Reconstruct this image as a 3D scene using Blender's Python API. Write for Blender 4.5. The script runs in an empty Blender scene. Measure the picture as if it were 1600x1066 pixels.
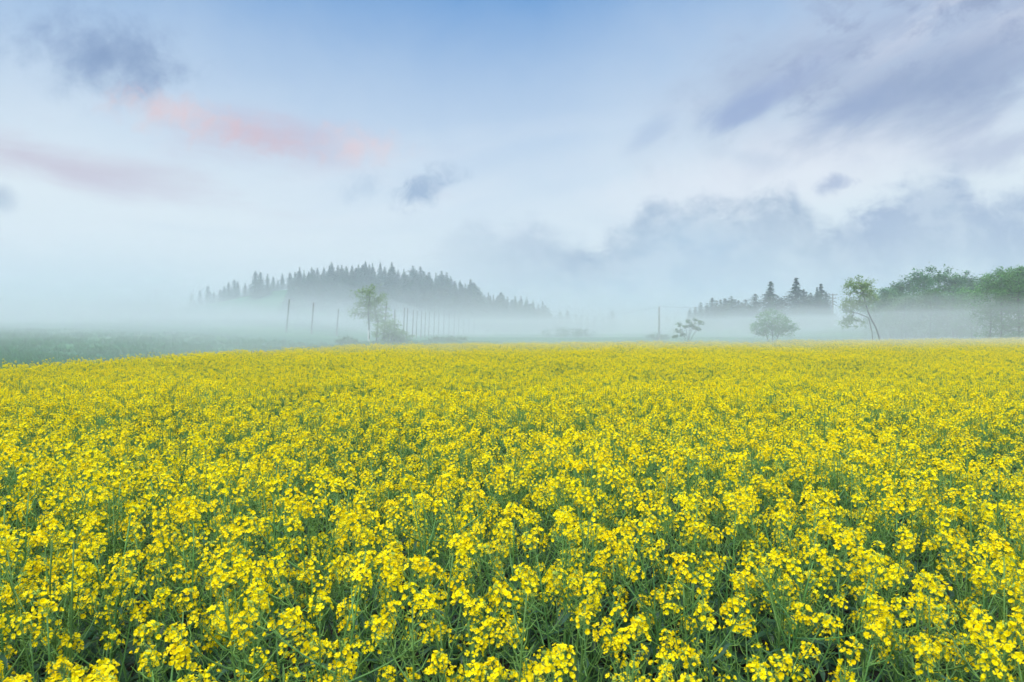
import bpy, math, random
from mathutils import Vector, Matrix, noise as mnoise

scene = bpy.context.scene
COL = scene.collection
R = math.radians
PI = math.pi

# ------------------------------------------------------------------ camera
CAM_Z = 1.9
FPX = 1067.0
TILT = math.atan((533 - 510) / FPX)
cam_data = bpy.data.cameras.new("camera")
cam_data.lens = 24.0
cam_data.sensor_width = 36.0
cam_data.clip_start = 0.05
cam_data.clip_end = 6000
cam_data.dof.use_dof = True
cam_data.dof.focus_distance = 6.0
cam_data.dof.aperture_fstop = 8.0
cam = bpy.data.objects.new("camera", cam_data)
cam.location = (0, 0, CAM_Z)
cam.rotation_euler = (PI / 2 - TILT, 0, 0)
COL.objects.link(cam)
scene.camera = cam


def at(px, py, d):
    """world point on the sight line of a photo pixel, d metres in front"""
    a, b = (px - 800) / FPX, (533 - py) / FPX
    ct, st = math.cos(TILT), math.sin(TILT)
    y = ct + b * st
    s = d / y
    return Vector((a * s, d, CAM_Z + (b * ct - st) * s))


# ------------------------------------------------------------------ view
vs = scene.view_settings
scene.display_settings.display_device = 'sRGB'
vs.view_transform = 'Standard'
vs.look = 'None'
EXPO = 0.80
vs.exposure = EXPO
vs.gamma = 1.0
vs.use_curve_mapping = False
scene.render.engine = 'CYCLES'
cy = scene.cycles
cy.max_bounces = 8
cy.diffuse_bounces = 3
cy.glossy_bounces = 2
cy.transmission_bounces = 4
cy.transparent_max_bounces = 8
cy.volume_bounces = 2
cy.use_denoising = True
cy.sample_clamp_indirect = 4.0

SUN_EL, SUN_ROT = 48.0, 205.0


def lin(r, g, b):
    def f(c):
        c /= 255.0
        return c / 12.92 if c <= 0.04045 else ((c + 0.055) / 1.055) ** 2.4
    return (f(r), f(g), f(b), 1.0)


# ------------------------------------------------------------------ node maths helper
class E:
    """socket wrapper with arithmetic"""
    def __init__(self, nt, s):
        self.nt, self.s = nt, s

    def _m(self, op, *args, clamp=False):
        n = self.nt.nodes.new('ShaderNodeMath')
        n.operation = op
        n.use_clamp = clamp
        for i, a in enumerate(args):
            if isinstance(a, E):
                self.nt.links.new(a.s, n.inputs[i])
            else:
                n.inputs[i].default_value = a
        return E(self.nt, n.outputs[0])

    def __add__(self, o): return self._m('ADD', self, o)
    __radd__ = __add__
    def __sub__(self, o): return self._m('SUBTRACT', self, o)
    def __rsub__(self, o): return self._m('SUBTRACT', o, self)
    def __mul__(self, o): return self._m('MULTIPLY', self, o)
    __rmul__ = __mul__
    def __truediv__(self, o): return self._m('DIVIDE', self, o)
    def max(self, o): return self._m('MAXIMUM', self, o)
    def min(self, o): return self._m('MINIMUM', self, o)
    def abs(self): return self._m('ABSOLUTE', self)
    def sqrt(self): return self._m('SQRT', self)
    def clamp(self): return self._m('ADD', self, 0.0, clamp=True)

    def smooth(self, a, b):
        n = self.nt.nodes.new('ShaderNodeMapRange')
        n.interpolation_type = 'SMOOTHSTEP'
        self.nt.links.new(self.s, n.inputs[0])
        n.inputs[1].default_value = a
        n.inputs[2].default_value = b
        return E(self.nt, n.outputs[0])


def combine(nt, x, y, z):
    n = nt.nodes.new('ShaderNodeCombineXYZ')
    for i, a in enumerate((x, y, z)):
        if isinstance(a, E):
            nt.links.new(a.s, n.inputs[i])
        else:
            n.inputs[i].default_value = a
    return n.outputs[0]


def fbm(nt, vec, scale, detail=6, rough=0.55, distortion=0.0):
    n = nt.nodes.new('ShaderNodeTexNoise')
    n.inputs['Scale'].default_value = scale
    n.inputs['Detail'].default_value = detail
    n.inputs['Roughness'].default_value = rough
    n.inputs['Distortion'].default_value = distortion
    if vec is not None:
        nt.links.new(vec, n.inputs['Vector'])
    return E(nt, n.outputs[0])


def mixc(nt, fac, a, b):
    n = nt.nodes.new('ShaderNodeMix')
    n.data_type = 'RGBA'
    for s, v in ((n.inputs[0], fac), (n.inputs[6], a), (n.inputs[7], b)):
        if isinstance(v, E):
            nt.links.new(v.s, s)
        elif hasattr(v, 'is_output'):
            nt.links.new(v, s)
        else:
            s.default_value = v
    return n.outputs[2]


# ------------------------------------------------------------------ world sky
def build_world():
    w = bpy.data.worlds.new("World")
    scene.world = w
    w.use_nodes = True
    nt = w.node_tree
    nt.nodes.clear()
    out = nt.nodes.new('ShaderNodeOutputWorld')
    bg = nt.nodes.new('ShaderNodeBackground')
    nt.links.new(bg.outputs[0], out.inputs[0])
    sky = nt.nodes.new('ShaderNodeTexSky')
    sky.sky_type = 'NISHITA'
    sky.sun_disc = False
    sky.sun_elevation = R(SUN_EL)
    sky.sun_rotation = R(SUN_ROT)
    sky.air_density = 1.0
    sky.dust_density = 0.6
    sky.ozone_density = 1.5
    STR = 0.10
    bg.inputs['Strength'].default_value = STR

    tc = nt.nodes.new('ShaderNodeTexCoord')
    sep = nt.nodes.new('ShaderNodeSeparateXYZ')
    nt.links.new(tc.outputs['Generated'], sep.inputs[0])
    x, y, z = (E(nt, sep.outputs[i]) for i in range(3))
    yc = y.abs().max(0.2)
    # sky chart: H grows to the right, K grows downwards (horizon K = 5.1)
    H = (x / yc) * 10.67 + 8.0
    K = 5.1 - (z / yc) * 10.67

    def col(r, g, b):          # wanted sky radiance, cancelled by the strength
        c = lin(r, g, b)
        k = STR * 2 ** EXPO
        return (c[0] / k, c[1] / k, c[2] / k, 1.0)

    vec = combine(nt, H, K, 0.0)
    n_big = fbm(nt, vec, 0.55, 5, 0.55, 0.4)
    n_mid = fbm(nt, vec, 1.5, 7, 0.60, 0.3)
    n_fine = fbm(nt, vec, 3.2, 8, 0.62, 0.6)

    def rot(cx, cyy, ang):
        c, s = math.cos(R(ang)), math.sin(R(ang))
        dx, dy = H - cx, K - cyy
        return dx * c + dy * s, dy * c - dx * s

    def streak(ang, sx, sy, seed, detail=6):
        u, v = rot(0, 0, ang)
        return fbm(nt, combine(nt, u * sx, v * sy, seed), 1.0, detail, 0.55, 0.35)

    def blob(cx, cyy, rx, ry, ang, nz=None, amp=0.0, soft=0.8):
        u, v = rot(cx, cyy, ang)
        u, v = u / rx, v / ry
        r = (u * u + v * v).sqrt()
        m = 1.0 - r
        if nz is not None:
            m = m + (nz - 0.5) * (2 * amp)
        return m.smooth(0.0, soft)

    c = mixc(nt, 0.0, sky.outputs[0], sky.outputs[0])
    # deep clear blue high in the middle
    c = mixc(nt, 0.85, c, col(104, 158, 218))
    # thin white veil, thickening downwards and towards both sides
    kk = K + (n_big - 0.5) * 0.9
    left = (7.6 - H).smooth(0.0, 8.0)
    right = (H - 7.6).smooth(0.2, 6.0)
    veil = ((kk + left * 1.35 + right * 1.5) / 4.2).clamp()
    veil = 1.0 - (1.0 - veil) * (1.0 - veil * 0.25)
    c = mixc(nt, veil, c, col(226, 237, 246))
    # broad pale veil streaks
    st1 = streak(-14, 0.22, 1.1, 3.1)
    c = mixc(nt, st1.smooth(0.42, 0.72) * K.smooth(1.2, 3.0) * 0.4, c, col(230, 238, 247))
    st4 = streak(6, 0.18, 0.9, 11.0)
    c = mixc(nt, st4.smooth(0.48, 0.70) * K.smooth(2.6, 3.6) * 0.30, c, col(196, 214, 232))
    # white bright gap on the right
    c = mixc(nt, blob(12.6, 2.55, 4.2, 0.95, -14, n_mid, 0.35, 0.9) * 0.7, c, col(233, 236, 247))
    # violet-grey sheets upper right
    st2 = streak(-27, 0.30, 1.0, 7.7, 6)
    st5 = streak(-25, 0.50, 1.5, 2.2, 6)
    sheet = blob(14.6, 0.6, 5.2, 2.3, -20, n_big, 0.5, 0.9)
    c = mixc(nt, sheet * (0.45 + n_mid * 0.6), c, col(172, 185, 214))
    c = mixc(nt, sheet * st2.smooth(0.40, 0.62) * 0.8, c, col(152, 168, 202))
    c = mixc(nt, sheet * st5.smooth(0.50, 0.64) * 0.55, c, col(206, 213, 232))
    grain = fbm(nt, combine(nt, rot(0, 0, -25)[0] * 0.9, rot(0, 0, -25)[1] * 1.5, 6.0), 1.3, 9, 0.65, 0.3)
    c = mixc(nt, sheet * grain.smooth(0.48, 0.68) * 0.65, c, col(138, 154, 191))
    c = mixc(nt, blob(14.5, 1.45, 2.9, 0.85, -17, st5, 0.7, 0.9) * 0.8, c, col(144, 162, 199))
    c = mixc(nt, blob(13.1, 1.85, 1.2, 0.36, -20, st5, 1.2, 1.0) * 0.6, c, col(140, 160, 202))
    c = mixc(nt, blob(11.6, 1.72, 1.0, 0.34, -28, st5, 1.4, 1.0) * 0.75, c, col(138, 160, 206))
    c = mixc(nt, blob(12.4, 1.25, 1.2, 0.40, -28, st5, 1.4, 1.0) * 0.5, c, col(152, 170, 210))
    c = mixc(nt, blob(10.15, 2.1, 0.6, 0.30, -30, st5, 1.4, 1.0) * 0.45, c, col(158, 180, 218))
    c = mixc(nt, blob(11.6, 2.45, 1.2, 0.22, 10, st5, 1.2, 1.0) * 0.4, c, col(188, 202, 226))
    c = mixc(nt, blob(15.7, 2.35, 1.3, 0.50, -15, st5, 1.3, 0.9) * 0.6, c, col(170, 180, 212))
    # cloud bank low on the right with a lumpy top edge
    ramp = nt.nodes.new('ShaderNodeValToRGB')
    cr = ramp.color_ramp
    cr.interpolation = 'EASE'
    tab = [(5.6, 4.3), (6.6, 3.85), (7.3, 3.45), (8.4, 3.42), (9.0, 3.72), (9.25, 3.84), (9.7, 3.38), (10.2, 3.14),
           (11.0, 3.12), (11.7, 3.08), (12.35, 2.84), (12.58, 3.2), (12.8, 3.46), (13.2, 3.36), (13.8, 3.05),
           (14.3, 2.78), (14.9, 2.62), (15.3, 2.98), (16.0, 2.92), (17.5, 2.7)]
    H0, H1 = 5.0, 18.0
    while len(cr.elements) < len(tab):
        cr.elements.new(0.5)
    for el, (h, k) in zip(cr.elements, tab):
        el.position = (h - H0) / (H1 - H0)
        el.color = (k / 5, k / 5, k / 5, 1)
    lump = fbm(nt, combine(nt, H * 1.0, K * 1.5, 4.4), 1.9, 9, 0.64, 0.35)
    nt.links.new((((H + (lump - 0.5) * 0.35) - H0) / (H1 - H0)).s, ramp.inputs[0])
    edge = E(nt, ramp.outputs[0]) * 5.0
    dk = K - edge + (lump - 0.5) * 0.95 + (n_fine - 0.5) * 0.22
    bank = dk.smooth(-0.16, 0.42) * (0.62 + 0.38 * (n_mid * 0.6 + lump * 0.4).smooth(0.42, 0.58)) * H.smooth(6.0, 8.8)
    low = (dk + (n_big - 0.5) * 2.2).smooth(0.2, 1.9)
    bank_col = mixc(nt, low, col(152, 172, 203), col(194, 212, 230))
    bank_col = mixc(nt, blob(10.7, 3.95, 1.9, 0.9, 0, n_big, 0.5, 1.0) * 0.75, bank_col, col(160, 188, 220))
    bank_col = mixc(nt, n_mid.smooth(0.45, 0.70) * 0.35, bank_col, col(208, 220, 234))
    bank_col = mixc(nt, H.smooth(12.6, 13.6) * (1.0 - low) * 0.7, bank_col, col(152, 170, 208))
    c = mixc(nt, bank * 0.9, c, bank_col)
    c = mixc(nt, blob(13.0, 2.90, 0.42, 0.20, -12, n_fine, 1.0, 0.9) * 0.75, c, col(160, 174, 210))
    # dark cloud upper left
    c = mixc(nt, blob(1.65, 0.90, 1.9, 0.95, 14, n_mid, 1.0, 1.3) * 0.80, c, col(124, 150, 193))
    c = mixc(nt, blob(2.05, 1.0, 1.1, 0.55, 24, n_mid, 0.9, 1.2) * 0.50, c, col(112, 138, 182))
    c = mixc(nt, blob(1.5, 0.85, 2.0, 0.8, 14, n_fine, 1.2, 1.3) * 0.40, c, col(128, 153, 196))
    c = mixc(nt, blob(2.3, 1.5, 0.7, 0.35, 30, n_fine, 1.4, 1.3) * 0.3, c, col(140, 164, 206))
    c = mixc(nt, blob(0.0, 3.1, 0.50, 0.34, 10, n_mid, 0.8, 1.0) * 0.6, c, col(160, 178, 206))
    # pink streaks
    st3 = streak(9, 0.45, 1.8, 1.3)
    c = mixc(nt, blob(4.0, 2.12, 2.9, 0.66, 9, st3, 1.1, 1.5) * 0.85, c, col(196, 184, 208))
    c = mixc(nt, blob(2.75, 1.80, 1.5, 0.44, 15, n_fine, 1.0, 1.3) * 0.80, c, col(230, 203, 208))
    c = mixc(nt, blob(4.1, 2.16, 1.5, 0.44, 9, n_fine, 1.0, 1.3) * 0.70, c, col(214, 186, 200))
    c = mixc(nt, blob(5.65, 2.30, 0.95, 0.42, 4, n_fine, 1.0, 1.3) * 0.65, c, col(233, 205, 210))
    c = mixc(nt, blob(1.2, 2.66, 3.3, 0.46, 10, st3, 1.0, 1.3) * 0.80, c, col(198, 184, 205))
    c = mixc(nt, blob(1.9, 2.95, 2.4, 0.34, 12, st3, 1.1, 1.2) * 0.5, c, col(206, 200, 220))
    # small grey puffs in the middle
    c = mixc(nt, blob(6.66, 2.94, 0.72, 0.38, -20, n_fine, 1.1, 1.1) * 0.85, c, col(146, 170, 206))
    c = mixc(nt, blob(5.7, 2.92, 0.60, 0.28, -22, n_fine, 1.2, 1.1) * 0.45, c, col(168, 190, 220))
    # unseen sky overhead, made brighter to add light on field and fog
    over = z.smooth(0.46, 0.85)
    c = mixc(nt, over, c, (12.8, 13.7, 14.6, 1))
    below = z.smooth(-0.02, -0.2)
    c = mixc(nt, below, c, (1.2, 1.5, 1.4, 1))
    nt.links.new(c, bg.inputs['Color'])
    w.cycles.sampling_method = 'MANUAL'
    w.cycles.sample_map_resolution = 1024


build_world()

sun_d = bpy.data.lights.new("sun", 'SUN')
sun_d.energy = 1.5
sun_d.angle = R(25)
sun_d.color = (1.0, 0.98, 0.94)
sun = bpy.data.objects.new("sun", sun_d)
az = R(SUN_ROT)
to_sun = Vector((math.sin(az) * math.cos(R(SUN_EL)), math.cos(az) * math.cos(R(SUN_EL)), math.sin(R(SUN_EL))))
sun.rotation_euler = to_sun.to_track_quat('Z', 'Y').to_euler()
COL.objects.link(sun)

# ------------------------------------------------------------------ materials


def principled(name, base, rough=0.7, var=None, vscale=3.0, spec=0.3, translucent=None, obj_var=0.0):
    m = bpy.data.materials.new(name)
    m.use_nodes = True
    nt = m.node_tree
    b = nt.nodes['Principled BSDF']
    b.inputs['Roughness'].default_value = rough
    b.inputs['Specular IOR Level'].default_value = spec
    c = None
    if var is not None:
        tc = nt.nodes.new('ShaderNodeTexCoord')
        n = fbm(nt, tc.outputs['Object'], vscale, 4, 0.6)
        c = mixc(nt, n.smooth(0.32, 0.68), (*base, 1), (*var, 1))
    if obj_var:
        oi = nt.nodes.new('ShaderNodeObjectInfo')
        hs = nt.nodes.new('ShaderNodeHueSaturation')
        r = E(nt, oi.outputs['Random'])
        nt.links.new((r * obj_var + (1 - obj_var / 2)).s, hs.inputs['Value'])
        nt.links.new((((r * 7.13)._m('FRACT', r * 7.13) - 0.5) * (obj_var * 0.09) + 0.5).s, hs.inputs['Hue'])
        if c is not None:
            nt.links.new(c, hs.inputs['Color'])
        else:
            hs.inputs['Color'].default_value = (*base, 1)
        c = hs.outputs[0]
    if c is not None:
        nt.links.new(c, b.inputs['Base Color'])
    else:
        b.inputs['Base Color'].default_value = (*base, 1)
    if translucent:
        tr = nt.nodes.new('ShaderNodeBsdfTranslucent')
        if c is not None:
            nt.links.new(c, tr.inputs['Color'])
        else:
            tr.inputs['Color'].default_value = (*base, 1)
        mx = nt.nodes.new('ShaderNodeMixShader')
        mx.inputs[0].default_value = translucent
        nt.links.new(b.outputs[0], mx.inputs[1])
        nt.links.new(tr.outputs[0], mx.inputs[2])
        nt.links.new(mx.outputs[0], nt.nodes['Material Output'].inputs[0])
    return m


M = {}
M['petal'] = principled('petal', (0.96, 0.82, 0.001), 0.55, (0.95, 0.745, 0.001), 30.0, 0.15, 0.30, 0.12)
M['bud'] = principled('bud', (0.42, 0.50, 0.07), 0.6, (0.26, 0.42, 0.08), 60.0, 0.2)
M['rape_stem'] = principled('rape_stem', (0.12, 0.25, 0.055), 0.5, (0.075, 0.19, 0.052), 9.0, 0.3, None, 0.3)
M['pod'] = principled('pod', (0.20, 0.36, 0.075), 0.5, (0.14, 0.29, 0.065), 20.0, 0.3)
M['rape_leaf'] = principled('rape_leaf', (0.016, 0.066, 0.026), 0.36, (0.034, 0.105, 0.038), 12.0, 0.35, 0.2, 0.4)
M['bark'] = principled('bark', (0.085, 0.075, 0.06), 0.9, (0.05, 0.045, 0.035), 6.0, 0.1)
M['cedar_bark'] = principled('cedar_bark', (0.07, 0.045, 0.035), 0.9, (0.04, 0.028, 0.022), 4.0, 0.1)
M['cedar_needles'] = principled('cedar_needles', (0.022, 0.052, 0.032), 0.8, (0.035, 0.070, 0.036), 0.9, 0.1, None, 0.35)
M['spring_leaf'] = principled('spring_leaf', (0.15, 0.26, 0.05), 0.6, (0.21, 0.32, 0.07), 1.3, 0.2, 0.25)
M['fresh_leaf'] = principled('fresh_leaf', (0.085, 0.24, 0.055), 0.6, (0.13, 0.30, 0.065), 1.0, 0.2, 0.25)
M['dark_leaf'] = principled('dark_leaf', (0.052, 0.165, 0.042), 0.6, (0.09, 0.215, 0.055), 0.8, 0.2, 0.2, 0.4)
M['shrub_leaf'] = principled('shrub_leaf', (0.075, 0.15, 0.055), 0.6, (0.11, 0.19, 0.06), 1.3, 0.2, 0.2)
M['grass'] = principled('grass', (0.05, 0.19, 0.07), 0.7, (0.09, 0.25, 0.085), 2.0, 0.2, 0.2, 0.5)
M['post_wood'] = principled('post_wood', (0.20, 0.185, 0.165), 0.9, (0.12, 0.11, 0.10), 3.0, 0.1)
M['white_wrap'] = principled('white_wrap', (0.70, 0.72, 0.70), 0.7, (0.6, 0.62, 0.6), 6.0, 0.2)
M['concrete'] = principled('concrete', (0.28, 0.28, 0.27), 0.9, (0.22, 0.22, 0.21), 3.0, 0.2)
M['wire'] = principled('wire', (0.05, 0.05, 0.055), 0.6)


# ------------------------------------------------------------------ mesh builder
class MB:
    def __init__(self):
        self.v, self.f, self.m = [], [], []

    def face(self, pts, mi=0):
        i = len(self.v)
        self.v.extend(tuple(p) for p in pts)
        self.f.append(tuple(range(i, i + len(pts))))
        self.m.append(mi)

    def tube(self, pts, radii, sides=4, mi=0, cap=True):
        rings = []
        n = len(pts)
        for i, p in enumerate(pts):
            t = (pts[min(i + 1, n - 1)] - pts[max(i - 1, 0)])
            if t.length < 1e-9:
                t = Vector((0, 0, 1))
            t.normalize()
            a = t.cross(Vector((0.31, 0.95, 0.05)))
            if a.length < 1e-3:
                a = t.cross(Vector((1, 0, 0)))
            a.normalize()
            b = t.cross(a)
            base = len(self.v)
            for k in range(sides):
                an = 2 * PI * k / sides
                self.v.append(tuple(p + (a * math.cos(an) + b * math.sin(an)) * radii[i]))
            rings.append(base)
        for i in range(n - 1):
            for k in range(sides):
                k2 = (k + 1) % sides
                self.f.append((rings[i] + k, rings[i] + k2, rings[i + 1] + k2, rings[i + 1] + k))
                self.m.append(mi)
        if cap:
            self.f.append(tuple(rings[-1] + k for k in range(sides)))
            self.m.append(mi)

    def mesh(self, name, mats, smooth=False):
        me = bpy.data.meshes.new(name)
        me.from_pydata(self.v, [], self.f)
        for m in mats:
            me.materials.append(m)
        if len(mats) > 1:
            me.polygons.foreach_set('material_index', self.m)
        if smooth:
            me.polygons.foreach_set('use_smooth', [True] * len(me.polygons))
        me.update()
        return me


def obj(name, data, parent=None, loc=(0, 0, 0), rz=0.0, label=None, cat=None, group=None, kind=None):
    o = bpy.data.objects.new(name, data)
    o.location = loc
    o.rotation_euler = (0, 0, rz)
    if parent is not None:
        o.parent = parent
    COL.objects.link(o)
    if label: o['label'] = label
    if cat: o['category'] = cat
    if group: o['group'] = group
    if kind: o['kind'] = kind
    return o


# ------------------------------------------------------------------ terrain
def sst(x, a, b):
    t = max(0.0, min(1.0, (x - a) / (b - a)))
    return t * t * (3 - 2 * t)


HILL = [(-190, 0), (-150, 1), (-125, 3), (-108, 4.5), (-97, 7), (-86, 9.5), (-77, 11), (-60, 13.4), (-49, 14),
        (-32, 12.4), (-21, 10), (-11, 6.0), (-2, 3.6), (6, 1.6), (14, 0.4), (24, 0)]


def hill_h(x):
    if x <= HILL[0][0] or x >= HILL[-1][0]:
        return 0.0
    for (x0, h0), (x1, h1) in zip(HILL, HILL[1:]):
        if x0 <= x <= x1:
            return h0 + (h1 - h0) * (x - x0) / (x1 - x0)
    return 0.0


def ground_z(x, y):
    z = 3.9 * sst(y, 8, 172) * sst(-x, 6, 60)
    z -= 0.5 * sst(-x, 14.5, 19) * (1 - sst(-x, 21, 40)) * sst(y, 4, 14)
    f = hill_h(x - (y - 235) * 0.0)
    z += f * (math.exp(-((y - 238) / 26.0) ** 2) if y < 238 else math.exp(-((y - 238) / 55.0) ** 2))
    z += 2.0 * sst(x, 38, 75) * sst(y, 75, 125)
    z += 0.25 * mnoise.noise(Vector((x * 0.05, y * 0.05, 0.3))) * sst(math.hypot(x, y), 75, 120)
    return z


# boundary of the rape field (world metres), far edge read left to right
EDGE = [(-15.6, -4.0), (-15.0, 5.0), (-14.2, 12.0), (-13.5, 17.9), (-11.3, 24.0), (-9.2, 30.8), (-6.8, 36.4), (0.0, 41.0),
        (8.0, 42.6), (16.2, 44.0), (25.9, 48.1), (41.6, 55.5), (56.0, 60.0), (56.0, -4.0)]


def in_field(x, y):
    c = False
    j = len(EDGE) - 1
    for i in range(len(EDGE)):
        xi, yi = EDGE[i]
        xj, yj = EDGE[j]
        if (yi > y) != (yj > y) and x < (xj - xi) * (y - yi) / (yj - yi) + xi:
            c = not c
        j = i
    return c


GX0, GX1, GY0, GY1 = -560.0, 560.0, -70.0, 760.0


def build_ground():
    def spread(lo, hi, c, n, p):
        out = []
        for i in range(n + 1):
            t = -1 + 2 * i / n
            s = math.copysign(abs(t) ** p, t)
            out.append(c + (s * (hi - c) if s > 0 else s * (c - lo)))
        return out
    xs = spread(GX0, GX1, 0, 170, 1.7)
    ys = spread(GY0, GY1, 20, 170, 1.6)
    v = [(x, y, ground_z(x, y)) for y in ys for x in xs]
    nx = len(xs)
    f = [(j * nx + i, j * nx + i + 1, (j + 1) * nx + i + 1, (j + 1) * nx + i) for j in range(len(ys) - 1) for i in range(nx - 1)]
    me = bpy.data.meshes.new('ground')
    me.from_pydata(v, [], f)
    me.polygons.foreach_set('use_smooth', [True] * len(f))
    m = bpy.data.materials.new('meadow_ground')
    m.use_nodes = True
    nt = m.node_tree
    b = nt.nodes['Principled BSDF']
    b.inputs['Roughness'].default_value = 0.95
    b.inputs['Specular IOR Level'].default_value = 0.1
    tc = nt.nodes.new('ShaderNodeTexCoord')
    mp = nt.nodes.new('ShaderNodeMapping')
    mp.inputs['Scale'].default_value = (0.35, 1.0, 1.0)
    mp.inputs['Rotation'].default_value = (0, 0, R(12))
    nt.links.new(tc.outputs['Object'], mp.inputs[0])
    n1 = fbm(nt, mp.outputs[0], 0.12, 6, 0.6)
    n2 = fbm(nt, tc.outputs['Object'], 1.6, 6, 0.7)
    c = mixc(nt, n1.smooth(0.40, 0.60), (0.028, 0.125, 0.055, 1), (0.060, 0.19, 0.070, 1))
    c = mixc(nt, n2.smooth(0.45, 0.75) * 0.6, c, (0.040, 0.085, 0.045, 1))
    nt.links.new(c, b.inputs['Base Color'])
    me.materials.append(m)
    obj('ground', me, kind='structure')
    # dark soil below the crop, one thin sheet on the ground
    me2 = bpy.data.meshes.new('soil')
    me2.from_pydata([(x, y, 0.05) for x, y in EDGE], [], [tuple(range(len(EDGE)))])
    me2.materials.append(principled('soil', (0.032, 0.028, 0.020), 0.95, (0.022, 0.020, 0.014), 4.0, 0.1))
    obj('field_soil', me2, kind='structure')


build_ground()


# ------------------------------------------------------------------ rape plants
def bez(p0, p1, p2, n):
    return [p0.lerp(p1, t).lerp(p1.lerp(p2, t), t) for t in (i / n for i in range(n + 1))]


def frame_of(d):
    a = d.cross(Vector((0.2, 0.1, 1)) if abs(d.z) < 0.95 else Vector((1, 0, 0)))
    a.normalize()
    return a, d.cross(a)


def flower(mb, c, axis, rng, size):
    """four rounded petals in a cross, cupped around the axis"""
    a, b = frame_of(axis)
    ph = rng.random() * PI
    openness = rng.uniform(0.25, 0.95)
    for k in range(4):
        an = ph + k * PI / 2 + rng.uniform(-.12, .12)
        d = a * math.cos(an) + b * math.sin(an)
        w = a * -math.sin(an) + b * math.cos(an)
        o = openness * rng.uniform(0.85, 1.1)
        p0 = c
        p1 = c + d * (size * 0.28 * o) + axis * (size * 0.22)
        p2 = c + d * (size * 0.58 * (0.35 + 0.65 * o)) + axis * (size * (0.30 + 0.35 * (1 - o)))
        p3 = c + d * (size * 0.72 * (0.35 + 0.65 * o)) + axis * (size * (0.22 + 0.55 * (1 - o)))
        i = len(mb.v)
        for p, ww in ((p0, .05), (p1, .15), (p2, .32), (p3, .19)):
            mb.v.append(tuple(p - w * (size * ww)))
            mb.v.append(tuple(p + w * (size * ww)))
        for q in range(3):
            mb.f.append((i + 2 * q, i + 2 * q + 1, i + 2 * q + 3, i + 2 * q + 2))
            mb.m.append(0)


def raceme(rng, base, axis, vig=1.0):
    """one flower head: pedicels, open flowers round the axis, buds on top. materials petal, bud, stem"""
    mb = MB()
    axis = (axis + Vector((rng.uniform(-.45, .45), rng.uniform(-.45, .45), 0))).normalized()
    L = rng.uniform(0.024, 0.070) * vig
    n = max(4, int(rng.uniform(11, 24) * vig))
    a, b = frame_of(axis)
    for i in range(n):
        t = (i + rng.random()) / n
        an = i * 2.4 + rng.uniform(-.4, .4)
        s = base + axis * (L * t)
        rad = a * math.cos(an) + b * math.sin(an)
        up = 0.35 + 0.7 * t
        d = (rad + axis * up).normalized()
        ln = rng.uniform(0.016, 0.030) * (1.2 - 0.45 * t)
        e = s + d * ln
        mb.tube([s, e], [0.0008, 0.0007], 3, 2, cap=False)
        fa = (d + Vector((rng.uniform(-.5, .5), rng.uniform(-.5, .5), rng.uniform(-.2, .45)))).normalized()
        flower(mb, e, fa, rng, rng.uniform(0.0115, 0.0172))
    top = base + axis * L
    for k in range(rng.randint(7, 14)):
        d = (axis * rng.uniform(.5, 1.2) + a * rng.uniform(-.8, .8) + b * rng.uniform(-.8, .8)).normalized()
        c = top + d * rng.uniform(0.006, 0.016)
        x, y = frame_of(d)
        r, l = 0.0023, 0.0048
        i = len(mb.v)
        mb.v.extend(tuple(p) for p in (c - d * l, c + x * r, c + y * r, c - x * r, c - y * r, c + d * l))
        for q in range(4):
            mb.f.append((i, i + 1 + q, i + 1 + (q + 1) % 4)); mb.m.append(1)
            mb.f.append((i + 5, i + 1 + (q + 1) % 4, i + 1 + q)); mb.m.append(1)
    return mb


def pods(mb, rng, pts, frm, count):
    """thin curved seed pods standing out of a stem polyline"""
    for i in range(count):
        t = frm + (0.97 - frm) * (i + rng.random()) / count
        j = min(int(t * (len(pts) - 1)), len(pts) - 2)
        p = pts[j].lerp(pts[j + 1], t * (len(pts) - 1) - j)
        ax = (pts[j + 1] - pts[j]).normalized()
        a, b = frame_of(ax)
        an = i * 2.4 + rng.uniform(-.5, .5)
        rad = a * math.cos(an) + b * math.sin(an)
        ln = rng.uniform(0.03, 0.06)
        e1 = p + (rad + ax * 0.35).normalized() * (ln * 0.45)
        e2 = e1 + (rad * 0.55 + ax * 0.9).normalized() * (ln * 0.75)
        mb.tube([p, e1, e2], [0.0010, 0.0016, 0.0007], 3, 1, cap=False)


def leaf(mb, rng, p, d, ln, wd, droop):
    up = Vector((0, 0, 1))
    side = d.cross(up)
    if side.length < 1e-3:
        side = Vector((1, 0, 0))
    side.normalize()
    n = 5
    i0 = len(mb.v)
    for k in range(n + 1):
        t = k / n
        c = p + d * (ln * t) + Vector((0, 0, -droop * ln * t * t))
        w = wd * (0.35 + 1.3 * t) * (1 - t) ** 0.7 * 1.1 if t < 1 else 0.0005
        lift = Vector((0, 0, 0.25 * w))
        wob = side * (0.12 * ln * math.sin(t * 4 + wd * 90))
        mb.v.append(tuple(c - side * w + lift + wob))
        mb.v.append(tuple(c + wob))
        mb.v.append(tuple(c + side * w + lift + wob))
    for k in range(n):
        a = i0 + 3 * k
        mb.f.append((a, a + 1, a + 4, a + 3)); mb.m.append(0)
        mb.f.append((a + 1, a + 2, a + 5, a + 4)); mb.m.append(0)


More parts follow.
